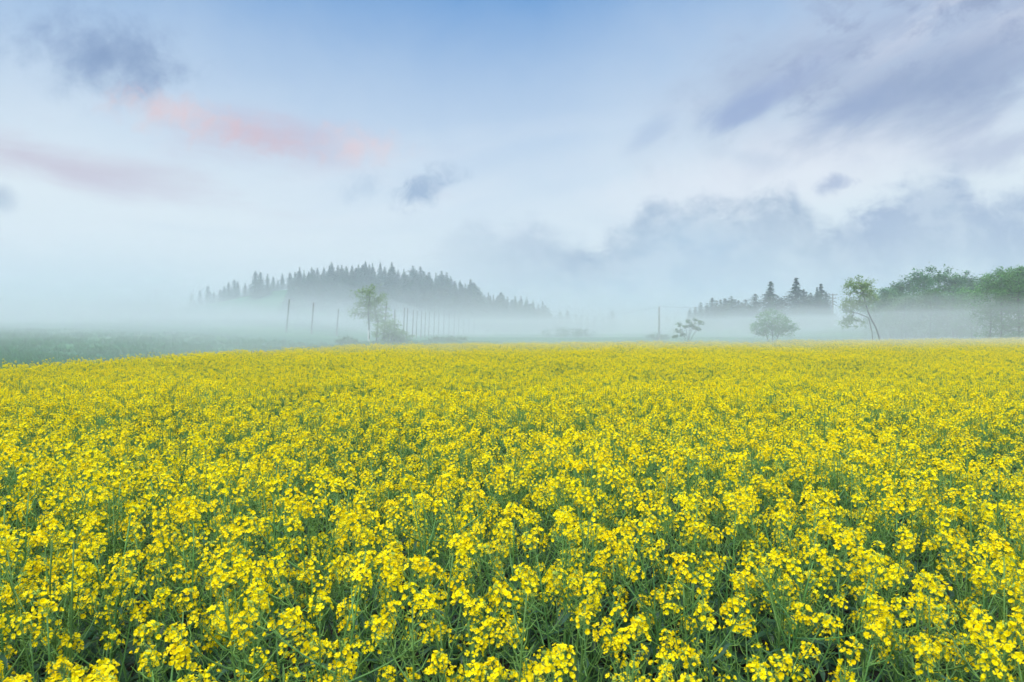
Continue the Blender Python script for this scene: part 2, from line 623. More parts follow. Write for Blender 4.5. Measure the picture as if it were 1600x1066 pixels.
def rape_variant(seed, podded=False):
    rng = random.Random(seed)
    H = rng.uniform(1.0, 1.16) if not podded else rng.uniform(1.12, 1.25)
    stem, lf, heads = MB(), MB(), []
    tip = Vector((rng.uniform(-.09, .09), rng.uniform(-.09, .09), H))
    mid = Vector((rng.uniform(-.05, .05), rng.uniform(-.05, .05), H * 0.5))
    main = bez(Vector((0, 0, -0.03)), mid, tip, 9)
    stem.tube(main, [0.0075 - 0.0055 * i / 9 for i in range(10)], 5)
    axis = (main[-1] - main[-2]).normalized()
    if podded:
        pods(stem, rng, main, 0.60, 26)
        heads.append(raceme(rng, main[-1], axis, 0.45))
    else:
        pods(stem, rng, main, 0.72, rng.randint(10, 18))
        heads.append(raceme(rng, main[-1], axis, 1.1))
    late = rng.choice((1.0, 1.1, 1.1, 0.95, 0.8, 0.6))
    nb = rng.randint(6, 10) if not podded else 3
    a0 = rng.random() * 6.28
    for k in range(nb):
        t = 0.42 + 0.42 * (k + rng.random() * 0.6) / nb
        p = main[min(int(t * 9), 8)].lerp(main[min(int(t * 9) + 1, 9)], t * 9 - int(t * 9))
        an = a0 + k * 2.4 + rng.uniform(-.4, .4)
        out = Vector((math.cos(an), math.sin(an), 0))
        reach = rng.uniform(0.07, 0.24)
        top = H - rng.uniform(0.0, 0.36)
        e = p + out * reach
        e.z = max(top, p.z + 0.12)
        c = p + out * (reach * 0.75) + Vector((0, 0, (e.z - p.z) * 0.45))
        pts = bez(p, c, e, 6)
        stem.tube(pts, [0.0034 - 0.0020 * i / 6 for i in range(7)], 4)
        pods(stem, rng, pts, 0.60, rng.randint(6, 12) if not podded else 10)
        heads.append(raceme(rng, pts[-1], (pts[-1] - pts[-2]).normalized(), rng.uniform(0.55, 1.1) * late if not podded else 0.5))
        leaf(lf, rng, p, (out + Vector((0, 0, .55))).normalized(), rng.uniform(0.06, 0.12), rng.uniform(0.007, 0.013), rng.uniform(0.3, 0.9))
    for k in range(11):
        t = 0.10 + 0.50 * k / 11
        p = main[int(t * 9)].lerp(main[int(t * 9) + 1], t * 9 - int(t * 9))
        an = k * 2.4 + rng.uniform(-.5, .5)
        out = Vector((math.cos(an), math.sin(an), rng.uniform(.3, .8))).normalized()
        leaf(lf, rng, p, out, rng.uniform(0.15, 0.27) * (1.15 - t * 0.6), rng.uniform(0.022, 0.045) * (1.2 - t), rng.uniform(0.4, 1.0))
    ms = stem.mesh('stem', [M['rape_stem'], M['pod']], True)
    ml = lf.mesh('leaves', [M['rape_leaf']], True)
    mh = [h.mesh('flower_head', [M['petal'], M['bud'], M['rape_stem']]) for h in heads]
    # one merged mesh of the same plant, for the far crop
    allm = MB()
    for src, off in [(stem, 2), (lf, 3)] + [(h, None) for h in heads]:
        i = len(allm.v)
        allm.v.extend(src.v)
        allm.f.extend(tuple(j + i for j in f) for f in src.f)
        allm.m.extend(src.m if off is None else [off + 2 * m for m in src.m])
    mall = allm.mesh('rape_plant_whole', [M['petal'], M['bud'], M['rape_stem'], M['rape_leaf'], M['pod']])
    return dict(stem=ms, leaves=ml, heads=mh, whole=mall, podded=podded)


VARS = [rape_variant(100 + i) for i in range(20)] + [rape_variant(300 + i, True) for i in range(3)]
NF = 20


def build_rape():
    rng = random.Random(5)
    near, far = [], []
    y = -1.2
    # jittered grid, drilled in loose rows
    step = 0.192
    yy = -3.5
    while yy < 62:
        shrink = 1.0 - 0.20 * sst(yy, 3.0, 15.0)
        st = step * shrink * (1.0 + 0.25 * sst(yy, 22, 40))
        xmax = 56
        lo = max(-16.5, -(max(yy, 0) * 0.85 + 8.0))
        hi = min(xmax, max(yy, 0) * 0.85 + 8.0)
        x = lo
        while x < hi:
            px = x + rng.uniform(-.55, .55) * st
            py = yy + rng.uniform(-.55, .55) * st
            x += st
            if not in_field(px, py):
                continue
            if math.hypot(px, py) < 0.55:
                continue
            g = mnoise.noise(Vector((px * 0.55, py * 0.55, 1.7)))
            g2 = mnoise.noise(Vector((px * 0.12, py * 0.16, 5.1)))
            if rng.random() < 0.08 + 0.75 * max(0, -g):
                continue
            v = rng.randrange(NF) if rng.random() > 0.07 else NF + rng.randrange(3)
            s = 0.98 + 0.13 * g + 0.05 * g2 + rng.uniform(-.09, .09)
            if v >= NF:
                s = rng.uniform(0.98, 1.08)
            s *= shrink
            rec = (px, py, ground_z(px, py), rng.random() * 6.283, rng.uniform(-.13, .13), rng.uniform(-.13, .13), s, v)
            d = math.hypot(px, py)
            vis = py > 0.75 and abs(px) < py * 0.75 + 0.35
            (near if vis else far).append((d, rec))
        yy += st
    near.sort(key=lambda r: r[0])
    single, rest = near[:300], near[300:] + far
    protos = {}
    for d, (px, py, pz, rz, rx, ry, s, v) in single:
        V = VARS[v]
        root = bpy.data.objects.new('rape_plant', None)
        COL.objects.link(root)
        root.empty_display_size = 0.1
        root.location = (px, py, pz)
        root.rotation_euler = (rx, ry, rz)
        root.scale = (s, s, s)
        root['category'] = 'rape plant'
        if V['podded']:
            root['label'] = 'tall bare rape stalk lined with thin green pods in the near part of the field'
            root['group'] = 'podded rape stalks nearest the camera'
        else:
            root['label'] = 'yellow flowering rape plant in the near part of the field, its single blooms readable'
            root['group'] = 'flowering rape plants nearest the camera'
        if v not in protos:
            kids = [obj('stem', V['stem'], root), obj('leaves', V['leaves'], root)]
            kids += [obj('flower_head', h, root) for h in V['heads']]
            protos[v] = kids
        else:
            for k in protos[v]:
                c = k.copy()
                c.parent = root
                COL.objects.link(c)
    # the rest of the crop: points that carry the same plants
    vc = bpy.data.collections.new('rape_kinds')
    for i, V in enumerate(VARS):
        vc.objects.link(bpy.data.objects.new('rape_kind_%02d' % i, V['whole']))
    scatter('rape_crop', [r for _, r in rest], vc,
            'dense yellow flowering rape crop filling the field behind the nearest plants', 'rape crop')


def scatter(name, recs, coll, label, cat):
    me = bpy.data.meshes.new(name)
    me.from_pydata([r[:3] for r in recs], [], [])
    for an, idx in (('rotz', 3), ('rotx', 4), ('roty', 5), ('scl', 6)):
        at_ = me.attributes.new(an, 'FLOAT', 'POINT')
        at_.data.foreach_set('value', [float(r[idx]) for r in recs])
    at_ = me.attributes.new('idx', 'INT', 'POINT')
    at_.data.foreach_set('value', [int(r[7]) for r in recs])
    o = obj(name, me, label=label, cat=cat, kind='stuff')
    ng = bpy.data.node_groups.new(name, 'GeometryNodeTree')
    ng.interface.new_socket('Geometry', in_out='INPUT', socket_type='NodeSocketGeometry')
    ng.interface.new_socket('Geometry', in_out='OUTPUT', socket_type='NodeSocketGeometry')
    N, L = ng.nodes, ng.links
    gi, go = N.new('NodeGroupInput'), N.new('NodeGroupOutput')
    ci = N.new('GeometryNodeCollectionInfo')
    ci.inputs['Collection'].default_value = coll
    ci.inputs['Separate Children'].default_value = True
    ci.inputs['Reset Children'].default_value = True
    ip = N.new('GeometryNodeInstanceOnPoints')
    ip.inputs['Pick Instance'].default_value = True

    def attr(nm, t='FLOAT'):
        a = N.new('GeometryNodeInputNamedAttribute')
        a.data_type = t
        a.inputs['Name'].default_value = nm
        return a.outputs['Attribute']
    cx = N.new('ShaderNodeCombineXYZ')
    L.new(attr('rotx'), cx.inputs[0]); L.new(attr('roty'), cx.inputs[1]); L.new(attr('rotz'), cx.inputs[2])
    e2r = N.new('FunctionNodeEulerToRotation')
    L.new(cx.outputs[0], e2r.inputs[0])
    L.new(gi.outputs[0], ip.inputs['Points'])
    L.new(ci.outputs[0], ip.inputs['Instance'])
    L.new(attr('idx', 'INT'), ip.inputs['Instance Index'])
    L.new(e2r.outputs[0], ip.inputs['Rotation'])
    L.new(attr('scl'), ip.inputs['Scale'])
    L.new(ip.outputs[0], go.inputs[0])
    md = o.modifiers.new('scatter', 'NODES')
    md.node_group = ng
    return o


build_rape()


# ------------------------------------------------------------------ meadow grass
def build_grass():
    vc = bpy.data.collections.new('grass_kinds')
    for i in range(4):
        rng = random.Random(900 + i)
        mb = MB()
        for k in range(22):
            an = rng.random() * 6.283
            p = Vector((rng.uniform(-.14, .14), rng.uniform(-.14, .14), -0.02))
            h = rng.uniform(0.12, 0.34)
            o = Vector((math.cos(an), math.sin(an), 0)) * (h * rng.uniform(.15, .7))
            w = Vector((-math.sin(an), math.cos(an), 0)) * 0.006
            m_ = p + o * 0.35 + Vector((0, 0, h * 0.6))
            e = p + o + Vector((0, 0, h))
            mb.face([p - w, p + w, m_ + w, m_ - w])
            mb.face([m_ - w, m_ + w, e])
        vc.objects.link(bpy.data.objects.new('grass_kind_%d' % i, mb.mesh('grass_tuft', [M['grass']])))
    rng = random.Random(77)
    recs = []
    while len(recs) < 17000:
        y = 6 + 74 * rng.random()
        x = rng.uniform(-0.85, 0.05) * y - 5.0
        if rng.random() > 1.35 - y / 70:
            continue
        if in_field(x, y) or in_field(x + 0.3, y - 0.3):
            continue
        if mnoise.noise(Vector((x * 0.22, y * 0.35, 9.0))) < rng.uniform(-.6, .3):
            continue
        recs.append((x, y, ground_z(x, y), rng.random() * 6.28, 0, 0, rng.uniform(0.7, 1.5), rng.randrange(4)))
    scatter('meadow_grass', recs, vc, 'short green grass on the misty meadow left of the field', 'grass')


build_grass()


# ------------------------------------------------------------------ conifers
def cedar_meshes(seed, H, Rr, dense, lumpy=0.25, bare=0.06, spire=0.0):
    """trunk and crown of a cedar: whorls of drooping sprays made of small faces"""
    rng = random.Random(seed)
    tr = MB()
    pts = [Vector((rng.uniform(-.06, .06) * (i > 0), rng.uniform(-.06, .06) * (i > 0), H * i / 8 - 0.3 * (i == 0))) for i in range(9)]
    tr.tube(pts, [0.022 * H * (1 - 0.93 * i / 8) for i in range(9)], 7)
    cr = MB()
    lev = int(26 * dense)
    for l in range(lev):
        t = bare + (1 - bare) * (l + rng.random() * .6) / lev
        z = H * t
        prof = (1 - t) ** 0.75
        if spire:
            prof = (1 - t) ** 0.85 if t < 1 - spire else (1 - t) * (0.55 / 1)
        prof *= min(1.0, 0.45 + (t - bare) / 0.25)
        nb = max(3, int(9 * (0.45 + 0.55 * (1 - t))))
        for k in range(nb):
            an = k * 6.283 / nb + l * 1.1 + rng.uniform(-.35, .35)
            r = Rr * prof * (1 + lumpy * mnoise.noise(Vector((math.cos(an) * 1.6, math.sin(an) * 1.6, z * 0.55 + seed)) ) * 2) * rng.uniform(.8, 1.1) + 0.10
            d = Vector((math.cos(an), math.sin(an), 0))
            side = Vector((-d.y, d.x, 0))
            ns = max(2, int(r / (0.34 / dense ** 0.5)) + 1)
            for q in range(ns):
                u = (q + 0.7) / ns
                c = d * (r * u) + Vector((0, 0, z + r * (0.18 * u - 0.42 * u * u)))
                for rep in range(2):
                    s = 0.33 * H / 11 * rng.uniform(.7, 1.35) * (1.1 - 0.35 * u)
                    cc = c + Vector((rng.uniform(-.16, .16), rng.uniform(-.16, .16), rng.uniform(-.16, .12)))
                    f1 = (d * rng.uniform(.5, 1) + side * rng.uniform(-.8, .8) + Vector((0, 0, rng.uniform(-.5, .45)))).normalized()
                    w = f1.cross(Vector((rng.uniform(-.6, .6), rng.uniform(-.6, .6), 1))).normalized()
                    cr.face([cc - f1 * s, cc + w * (s * .55), cc + f1 * (s * 1.1), cc - w * (s * .55)])
    for q in range(10):
        cc = Vector((0, 0, H * (0.965 + 0.004 * q)))
        an = q * 2.4
        d = Vector((math.cos(an), math.sin(an), 1.2)).normalized() * (0.26 - 0.015 * q) * H / 11
        w = d.cross(Vector((0.3, .2, 1))).normalized() * 0.05
        cr.face([cc - w, cc + d * .5 + w, cc + d])
    return tr.mesh('trunk', [M['cedar_bark']], True), cr.mesh('crown', [M['cedar_needles']])


CED = [cedar_meshes(11, 11, 3.0, 1.2), cedar_meshes(12, 11, 3.4, 1.2, 0.35), cedar_meshes(13, 11, 2.6, 1.2, 0.2),
       cedar_meshes(14, 11, 3.8, 1.2, 0.45, 0.04), cedar_meshes(15, 11, 3.2, 1.2, 0.3, 0.08, 0.2)]
CEDB = [cedar_meshes(21, 11, 5.0, 1.45, 0.45, 0.05, 0.22), cedar_meshes(22, 11, 5.4, 1.45, 0.55, 0.05, 0.25),
        cedar_meshes(23, 11, 4.2, 1.4, 0.5, 0.05, 0.15), cedar_meshes(24, 11, 4.6, 1.3, 0.6, 0.05)]


def cedar(v, x, y, z, h, rz, label, group=None, widen=1.0, name='cedar_tree'):
    tm, cm = v
    root = obj(name, None, loc=(x, y, z), rz=rz, label=label, cat='cedar tree', group=group)
    root.scale = (h / 11 * widen, h / 11 * widen, h / 11)
    obj('trunk', tm, root)
    obj('crown', cm, root)
    return root


def cedar_px(v, px, py, d, rz, label, group=None, widen=1.0, hmin=6.0):
    """a cedar whose tip shows at a photo pixel, standing on the ground there"""
    p = at(px, py, d)
    z = ground_z(p.x, d) - 0.1
    return cedar(v, p.x, d, z, max(hmin, p.z - z), rz, label, group, widen)


def build_conifers():
    rng = random.Random(42)
    g = 'cedars covering the misty hill'
    lab = 'dark pointed cedar in the closed stand on the misty hill'
    sky_pts = [(441, 432), (453, 431), (461, 429), (468, 417), (475, 424), (487, 417), (496, 426), (506, 422), (518, 410), (528, 418), (534, 415),
               (541, 416), (550, 416), (560, 413), (571, 408), (577, 413), (582, 411), (594, 409), (601, 417), (612, 410), (622, 423), (631, 420),
               (645, 415), (651, 422), (657, 416), (670, 425), (681, 426), (690, 423), (698, 426), (704, 432), (719, 438), (727, 443),
               (735, 436), (741, 441), (749, 450), (757, 460), (763, 457), (771, 461), (783, 456), (793, 464), (805, 462), (814, 463), (823, 464),
               (833, 469), (841, 476), (848, 470), (857, 481)]
    for px, py in sky_pts:
        d = 234 + rng.uniform(-5, 8)
        cedar_px(CED[rng.randrange(5)], px, py, d, rng.random() * 6, lab, g, rng.uniform(.8, 1.35))
    # the slope below the skyline
    n = 0
    while n < 165:
        crest = n < 85
        px = rng.uniform(434, 864)
        d = rng.uniform(222, 236) if crest else rng.uniform(192, 226)
        x = (px - 800) / FPX * d
        z = ground_z(x, d)
        sk = min(sky_pts, key=lambda s: abs(s[0] - px))[1]
        top = at(px, sk + 4, d).z
        h = min(rng.uniform(8.0, 12.5) if not crest else 14.0, top - z - rng.uniform(0.0, 1.2 if crest else 2.0))
        if h < 5.0:
            continue
        cedar(CED[rng.randrange(5)], x, d, z - 0.1, h, rng.random() * 6, lab, g, rng.uniform(1.1, 1.75))
        n += 1
    # stepped groups left of the hill
    for i, (px, py, w, lb) in enumerate([
            (399, 423, 1.0, 'tallest cedar, leftmost of the tall trio standing just left of the wooded hill'),
            (407, 425, 0.95, 'middle cedar of the tall trio standing just left of the wooded hill'),
            (418, 428, 0.85, 'narrow right-hand cedar of the tall trio just left of the wooded hill')]):
        cedar_px(CED[(0, 1, 2)[i]], px, py, 222 + i * 2, i * 1.3, lb, None, w * 1.15)
    for i, (px, py, lb) in enumerate([
            (357, 441, 'pale cedar in the middle clump left of the tall trio, left of two tips'),
            (366, 437, 'pale cedar with the highest tip in the middle clump left of the tall trio'),
            (371, 440, 'pale slim cedar at the right end of the middle clump left of the tall trio'),
            (350, 447, 'low pale cedar at the left end of the middle clump left of the tall trio'),
            (383, 452, 'small pale cedar between the middle clump and the tall trio'),
            (392, 449, 'small cedar at the foot of the tall trio on its left side'),
            (427, 444, 'low cedar filling the dip between the tall trio and the hill'),
            (434, 438, 'cedar at the left foot of the wooded hill, beside the dip'),
            (344, 454, 'lowest faint cedar left of the middle clump')]):
        cedar_px(CED[i % 5], px, py, 240 + (i * 7) % 13, i * 0.9, lb, None, 1.1)
    for i, (px, py, lb) in enumerate([
            (325, 447, 'fading cedar, broadest of the faint far group at the left end of the tree line'),
            (312, 454, 'fading slim cedar left of the broad one in the faint far group'),
            (299, 458, 'faintest cedar at the far left end of the tree line'),
            (334, 456, 'fading low cedar right of the broad one in the faint far group')]):
        cedar_px(CED[(3, 2, 1, 0)[i]], px, py, 292, i * 0.9, lb, None, 1.0)
    for i, px in enumerate((160, 178, 186, 197, 206, 214, 222, 232, 250, 264)):
        cedar_px(CED[i % 5], px, 466 + (i * 5) % 7, 395, i * 0.7, 'ghostly tree top barely showing in the fog at far left',
                 'ghostly far trees in the left fog', 1.5, 4)
    # trees right of the hill, falling away
    for i, (px, py, lb) in enumerate([
            (875, 485, 'left cedar of the pale pair just right of the wooded hill'),
            (887, 484, 'right cedar of the pale pair just right of the wooded hill'),
            (900, 491, 'single small pale cedar right of the pale pair'),
            (918, 497, 'tiny pale cedar halfway between the hill and the lone pointed pair'),
            (929, 498, 'small faint tree left of the rounded tree in the gap right of the hill'),
            (942, 496, 'low rounded pale tree left of the lone pointed pair'),
            (951, 492, 'shorter cedar of the lone pointed pair in the gap right of the hill'),
            (957, 485, 'taller cedar of the lone pointed pair in the gap right of the hill')]):
        cedar_px((CED[0], CED[1], CED[2], CED[0], CED[3], CEDB[3], CED[2], CED[1])[i], px, py, 196 + i * 3, i * .8, lb, None, 1.15, 5)
    for i, px in enumerate((868, 880, 893, 908, 866, 884)):
        cedar_px(CED[i % 5], px, 493 + (i % 3) * 2, 193, i, 'low pale cedar among the small trees at the hill foot', 'low cedars at the right foot of the hill', 1.3, 4)
    for i, px in enumerate((980, 1006, 1014, 1023, 1042, 1046, 1055)):
        cedar_px(CED[i % 5], px, (503, 502, 505, 498, 493, 499, 494)[i], 330, i, 'very faint small cedar far off near the lone pole', 'very faint far cedars near the lone pole', 1.1, 4)
    # right-hand cedar wood
    for i, (px, py, lb) in enumerate([
            (1078, 482, 'first small cedar at the left end of the right-hand cedar row'),
            (1095, 473, 'second pointed cedar from the left in the right-hand cedar row'),
            (1113, 465, 'third and sharpest pointed cedar in the lower part of the right-hand row')]):
        cedar_px(CED[(0, 2, 1)[i]], px, py, 185, i * 1.2, lb, None, 1.25)
    mid = [(1105, 474), (1120, 470), (1126, 468), (1133, 466), (1137, 470), (1143, 463), (1149, 468), (1154, 469), (1159, 472), (1165, 468), (1170, 476), (1087, 480)]
    for i, (px, py) in enumerate(mid):
        cedar_px(CED[(i * 2) % 5], px, py, 178 + (i * 5) % 11, i * .8, 'closely packed cedar in the lower middle part of the right-hand row', 'packed cedars in the lower part of the right row', 1.5)
    for i, (px, py, v, w, lb) in enumerate([
            (1180, 459, CEDB[3], 1.0, 'round topped cedar left of the first tall spire in the right-hand row'),
            (1204, 440, CEDB[0], 1.25, 'tall broad cedar with a spire top, first of the three big ones at right'),
            (1221, 464, CEDB[3], .8, 'small cedar between the first and second big spires at right'),
            (1244, 434, CEDB[1], 1.3, 'tallest and broadest cedar with a lumpy spire at right'),
            (1256, 452, CEDB[2], .9, 'cedar leaning against the right flank of the tallest spire'),
            (1267, 457, CEDB[3], .8, 'lower cedar between the second and third big spires at right'),
            (1277, 449, CEDB[2], .8, 'left tip of the third big cedar pair at right, beside the utility pole'),
            (1283, 444, CEDB[2], 1.2, 'right tip of the third big cedar pair, nearest the utility pole'),
            (1291, 458, CEDB[3], .8, 'low cedar in front of the utility pole base')]):
        cedar_px(v, px, py, 150 + (i * 3) % 8, i * 1.1, lb, None, w)


build_conifers()


# ------------------------------------------------------------------ broad-leaved trees
class Skeleton:
    def __init__(self, rng):
        self.p, self.par, self.rng = [], [], rng

    def chain(self, start, pts):
        k = start
        for q in pts:
            self.p.append(q)
            self.par.append(k)
            k = len(self.p) - 1
        return k

    def reach(self, target, up=0.3, jit=0.06):
        best, bd = 0, 1e9
        for i, q in enumerate(self.p):
            d = (target - q).length + max(0.0, q.z - target.z) * 0.9
            if self.par[i] < 0:
                d += 1.0
            if d < bd:
                best, bd = i, d
        a = self.p[best]
        L = (target - a).length
        n = max(1, int(L / 0.35))
        c = a.lerp(target, 0.5) + Vector((0, 0, -up * L * 0.25))
        pts = []
        for k in range(1, n + 1):
            t = k / n
            q = a.lerp(c, t).lerp(c.lerp(target, t), t)
            if k < n:
                q = q + Vector([self.rng.uniform(-jit, jit) * L for _ in range(3)])
            pts.append(q)
        self.chain(best, pts)

    def mesh(self, tip=0.008, power=2.35, sides=5):
        n = len(self.p)
        r = [0.0] * n
        kids = [0] * n
        for i in range(n - 1, -1, -1):
            r[i] = max(r[i], 0) ** (1 / power) if kids[i] else tip
            if self.par[i] >= 0:
                r[self.par[i]] += r[i] ** power
                kids[self.par[i]] += 1
        mb = MB()
        for i in range(n):
            k = self.par[i]
            if k >= 0:
                rk = r[k] if kids[k] == 1 or r[k] < r[i] * 1.6 else r[i] * 1.15
                mb.tube([self.p[k], self.p[i]], [rk, r[i]], sides if r[i] > 0.02 else 3, cap=kids[i] == 0)
        return mb


def leaf_cloud(mb, rng, c, n, spread, size, flat=0.6):
    for _ in range(n):
        q = c + Vector((rng.gauss(0, spread), rng.gauss(0, spread), rng.gauss(0, spread * flat)))
        f = Vector((rng.uniform(-1, 1), rng.uniform(-1, 1), rng.uniform(-.7, .5))).normalized()
        w = f.cross(Vector((rng.uniform(-.8, .8), rng.uniform(-.8, .8), 1))).normalized()
        s = size * rng.uniform(.6, 1.3)
        mb.face([q - f * (s * .5), q + w * (s * .30), q + f * (s * .6), q - w * (s * .30)])


def broad_tree(name, loc, stems, blobs, n_targets, leaves, size, spread, leafmat, label, cat='tree', group=None, seed=1,
               flat=0.6, barkmat=None, tip=0.008, shell=0.3, up=0.3, below=0.0, far=1.0):
    # far: how much farther and larger than drawn here
    """stems: list of polylines (local). blobs: (centre, radii, weight) ellipsoids of the crown"""
    rng = random.Random(seed)
    sk = Skeleton(rng)
    for st in stems:
        sk.p.append(Vector(st[0])); sk.par.append(-1)
        k = len(sk.p) - 1
        pts = []
        for a, b in zip(st, st[1:]):
            a, b = Vector(a), Vector(b)
            m = max(1, int((b - a).length / 0.4))
            pts += [a.lerp(b, (i + 1) / m) + Vector((rng.uniform(-.03, .03), rng.uniform(-.03, .03), 0)) for i in range(m)]
        sk.chain(k, pts)
    tot = sum(b[2] for b in blobs)
    tg = []
    for c, rad, wgt in blobs:
        for _ in range(max(1, int(n_targets * wgt / tot))):
            while True:
                u = Vector((rng.uniform(-1, 1), rng.uniform(-1, 1), rng.uniform(-1, 1)))
                l = u.length
                if shell < l <= 1:
                    break
            q = Vector((c[0] + u.x * rad[0], c[1] + u.y * rad[1], c[2] + u.z * rad[2]))
            if q.z > below:
                tg.append(q)
    ctr = Vector(stems[0][-1])
    tg.sort(key=lambda q: (q - ctr).length + rng.uniform(0, .4))
    lf = MB()
    for q in tg:
        sk.reach(q, up)
        leaf_cloud(lf, rng, q, int(leaves * rng.uniform(.6, 1.4)), spread * rng.uniform(.7, 1.3), size, flat)
    root = obj(name, None, loc=loc, label=label, cat=cat, group=group)
    if far != 1.0:
        root.location = (loc.x * far, loc.y * far, ground_z(loc.x * far, loc.y * far) - 0.05)
        root.scale = (far, far, far)
    obj('trunk', sk.mesh(tip).mesh('trunk', [barkmat or M['bark']], True), root)
    obj('crown', lf.mesh('crown', [leafmat]), root)
    return root


def base_at(px, d):
    p = at(px, 500, d)
    return Vector((p.x, d, ground_z(p.x, d) - 0.05))


def build_trees():
    # leaning tree right of centre, 58 m away; one photo pixel is d / FPX metres
    d = 58.0
    u = d / FPX
    b = base_at(1378, d)
    zz = lambda py: at(1378, py, d).z - b.z
    xx = lambda px: (px - 1378) * u
    broad_tree('leaning_tree', b,
               [[(0, 0, 0), (xx(1371), 0.05, zz(518)), (xx(1362), 0.1, zz(502)), (xx(1357), 0.1, zz(490)), (xx(1352), 0.1, zz(470)), (xx(1346), 0.1, zz(452))],
                [(xx(1369), 0.3, 0), (xx(1364), 0.3, zz(515)), (xx(1360), 0.3, zz(500)), (xx(1345), 0.4, zz(493)), (xx(1330), 0.5, zz(490))]],
               [((xx(1346), 0, zz(468)), (1.5, 1.4, 1.15), 1.0), ((xx(1331), 0, zz(482)), (1.15, 1.1, .55), .7), ((xx(1342), 0, zz(450)), (1.15, 1.0, .85), .8),
                ((xx(1330), 0, zz(506)), (1.1, .9, .6), .45), ((xx(1358), 0, zz(475)), (0.9, .9, .9), .45)],
               230, 22, 0.15, 0.17, M['spring_leaf'], 'pale green tree leaning left on two slanting stems behind the field edge', 'tree', seed=4, flat=0.6, shell=0.1, below=0.8, tip=0.010, far=1.1)
    # round low tree
    d = 55.0; u = d / FPX
    b = base_at(1208, d)
    zz2 = lambda py: at(1208, py, d).z - b.z
    broad_tree('round_tree', b,
               [[(0, 0, 0), (0.02, 0, .5), (-.05, 0, 1.2), (0, 0.05, 2.1)], [(0.2, .1, 0), (.5, .1, .9), (.9, .1, 1.6)], [(-.2, .1, 0), (-.5, .1, .9), (-.9, .1, 1.6)]],
               [((-0.1, 0, 1.95), (1.35, 1.3, 0.95), 1.2), ((-0.9, 0, 1.45), (1.05, 1.0, .65), .7), ((1.0, 0, 1.4), (1.0, 1.0, .65), .7), ((0.2, 0, .9), (1.5, 1.1, .4), .35)],
               230, 24, 0.13, 0.16, M['fresh_leaf'], 'low round dense green tree standing alone just behind the field edge', 'tree', seed=8, below=0.45, far=1.3)
    # sparse shrub with leaf clumps
    d = 52.0; u = d / FPX
    b = base_at(1078, d)
    fan = [(-1.15, .75), (-.95, 1.15), (-.7, 1.6), (-.35, 1.5), (-.1, 1.85), (.2, 1.6), (.42, 1.95), (.7, 1.75), (.55, 1.3), (-.5, .9)]
    broad_tree('sparse_shrub', b,
               [[(-.12 + .06 * fx, .1 * math.sin(7 * fx), 0), (.35 * fx - .08, .2 * math.sin(7 * fx), .45 * fz), (fx * .9, .3 * math.sin(7 * fx), fz * .92)] for fx, fz in fan],
               [((fx, .3 * math.sin(7 * fx), fz), (.24, .22, .17), 1) for fx, fz in fan],
               70, 15, 0.13, 0.075, M['shrub_leaf'], 'thin sparse shrub of fanned stems with leaf clumps, right of the lone pole', 'shrub', seed=12, shell=0.0, tip=0.009, far=1.3)
    # slender tree at left with white wrapped stem
    d = 46.0; u = d / FPX
    b = base_at(576, d)
    zz3 = lambda py: at(576, py, d).z - b.z
    t = broad_tree('slender_tree', b,
                   [[(0, 0, 0), (0, 0, 1.2), (-.06, 0, 2.0), (.05, 0, 3.0), (.1, 0, 3.6)], [(0.45, .2, 0), (.55, .2, 1.5), (.35, .2, 2.6), (.3, .2, 3.4)]],
                   [((-.25, 0, 3.0), (.95, .8, .75), 1.0), ((.6, 0, 2.5), (.85, .7, 1.05), 1.0), ((-.1, 0, 2.2), (.8, .7, .8), .6), ((.1, 0, 3.7), (.4, .4, .3), .2), ((-.55, 0, 2.2), (.7, .6, .5), .4), ((.75, 0, 1.6), (.9, .6, .6), .5)],
                   230, 19, 0.11, 0.16, M['spring_leaf'], 'slender light green tree with a white lower stem among the left posts', 'tree', seed=15, below=1.0, tip=0.009, far=1.65)
    mb = MB()
    mb.tube([Vector((0, 0, .02)), Vector((0, 0, .55)), Vector((0, 0, .95))], [.075, .072, .07], 10)
    obj('stem_wrap', mb.mesh('stem_wrap', [M['white_wrap']], True), t)
    # bushes by the posts
    for i, (px, d, w, h, n, lb) in enumerate([
            (606, 45.5, 1.0, 1.55, 120, 'leafy bush beside the right foot of the slender tree'),
            (625, 47, .9, .85, 70, 'low spreading bush right of the slender tree and its neighbour bush'),
            (543, 47, .9, .6, 50, 'low dull bush left of the slender tree'),
            (700, 52, 1.6, .42, 60, 'flat low bush in the fog below the receding row of posts'),
            (1027, 60, 1.1, .5, 50, 'small low bush at the foot of the lone pole'),
            (880, 118, 4.0, 1.6, 60, 'faint broad bush in the fog below the pale cedar pair'),
            (905, 112, 3.0, 1.3, 50, 'faint low bush in the fog right of the broad faint one')]):
        b = base_at(px, d)
        broad_tree('bush', b, [[(0, 0, 0), (.03, 0, h * .5)], [(.15, .1, 0), (.3 * w, .1, h * .5)], [(-.15, .1, 0), (-.3 * w, .1, h * .5)]],
                   [((0, 0, h * .6), (w, .8 * w, h * .5), 1)], n, 24, 0.10 if d < 100 else .2, 0.13 if d < 100 else .3, M['spring_leaf' if i < 2 else 'shrub_leaf'], lb, 'bush',
                   seed=30 + i, shell=0.1, below=.1, far=1.55 if d < 100 else 1.0)
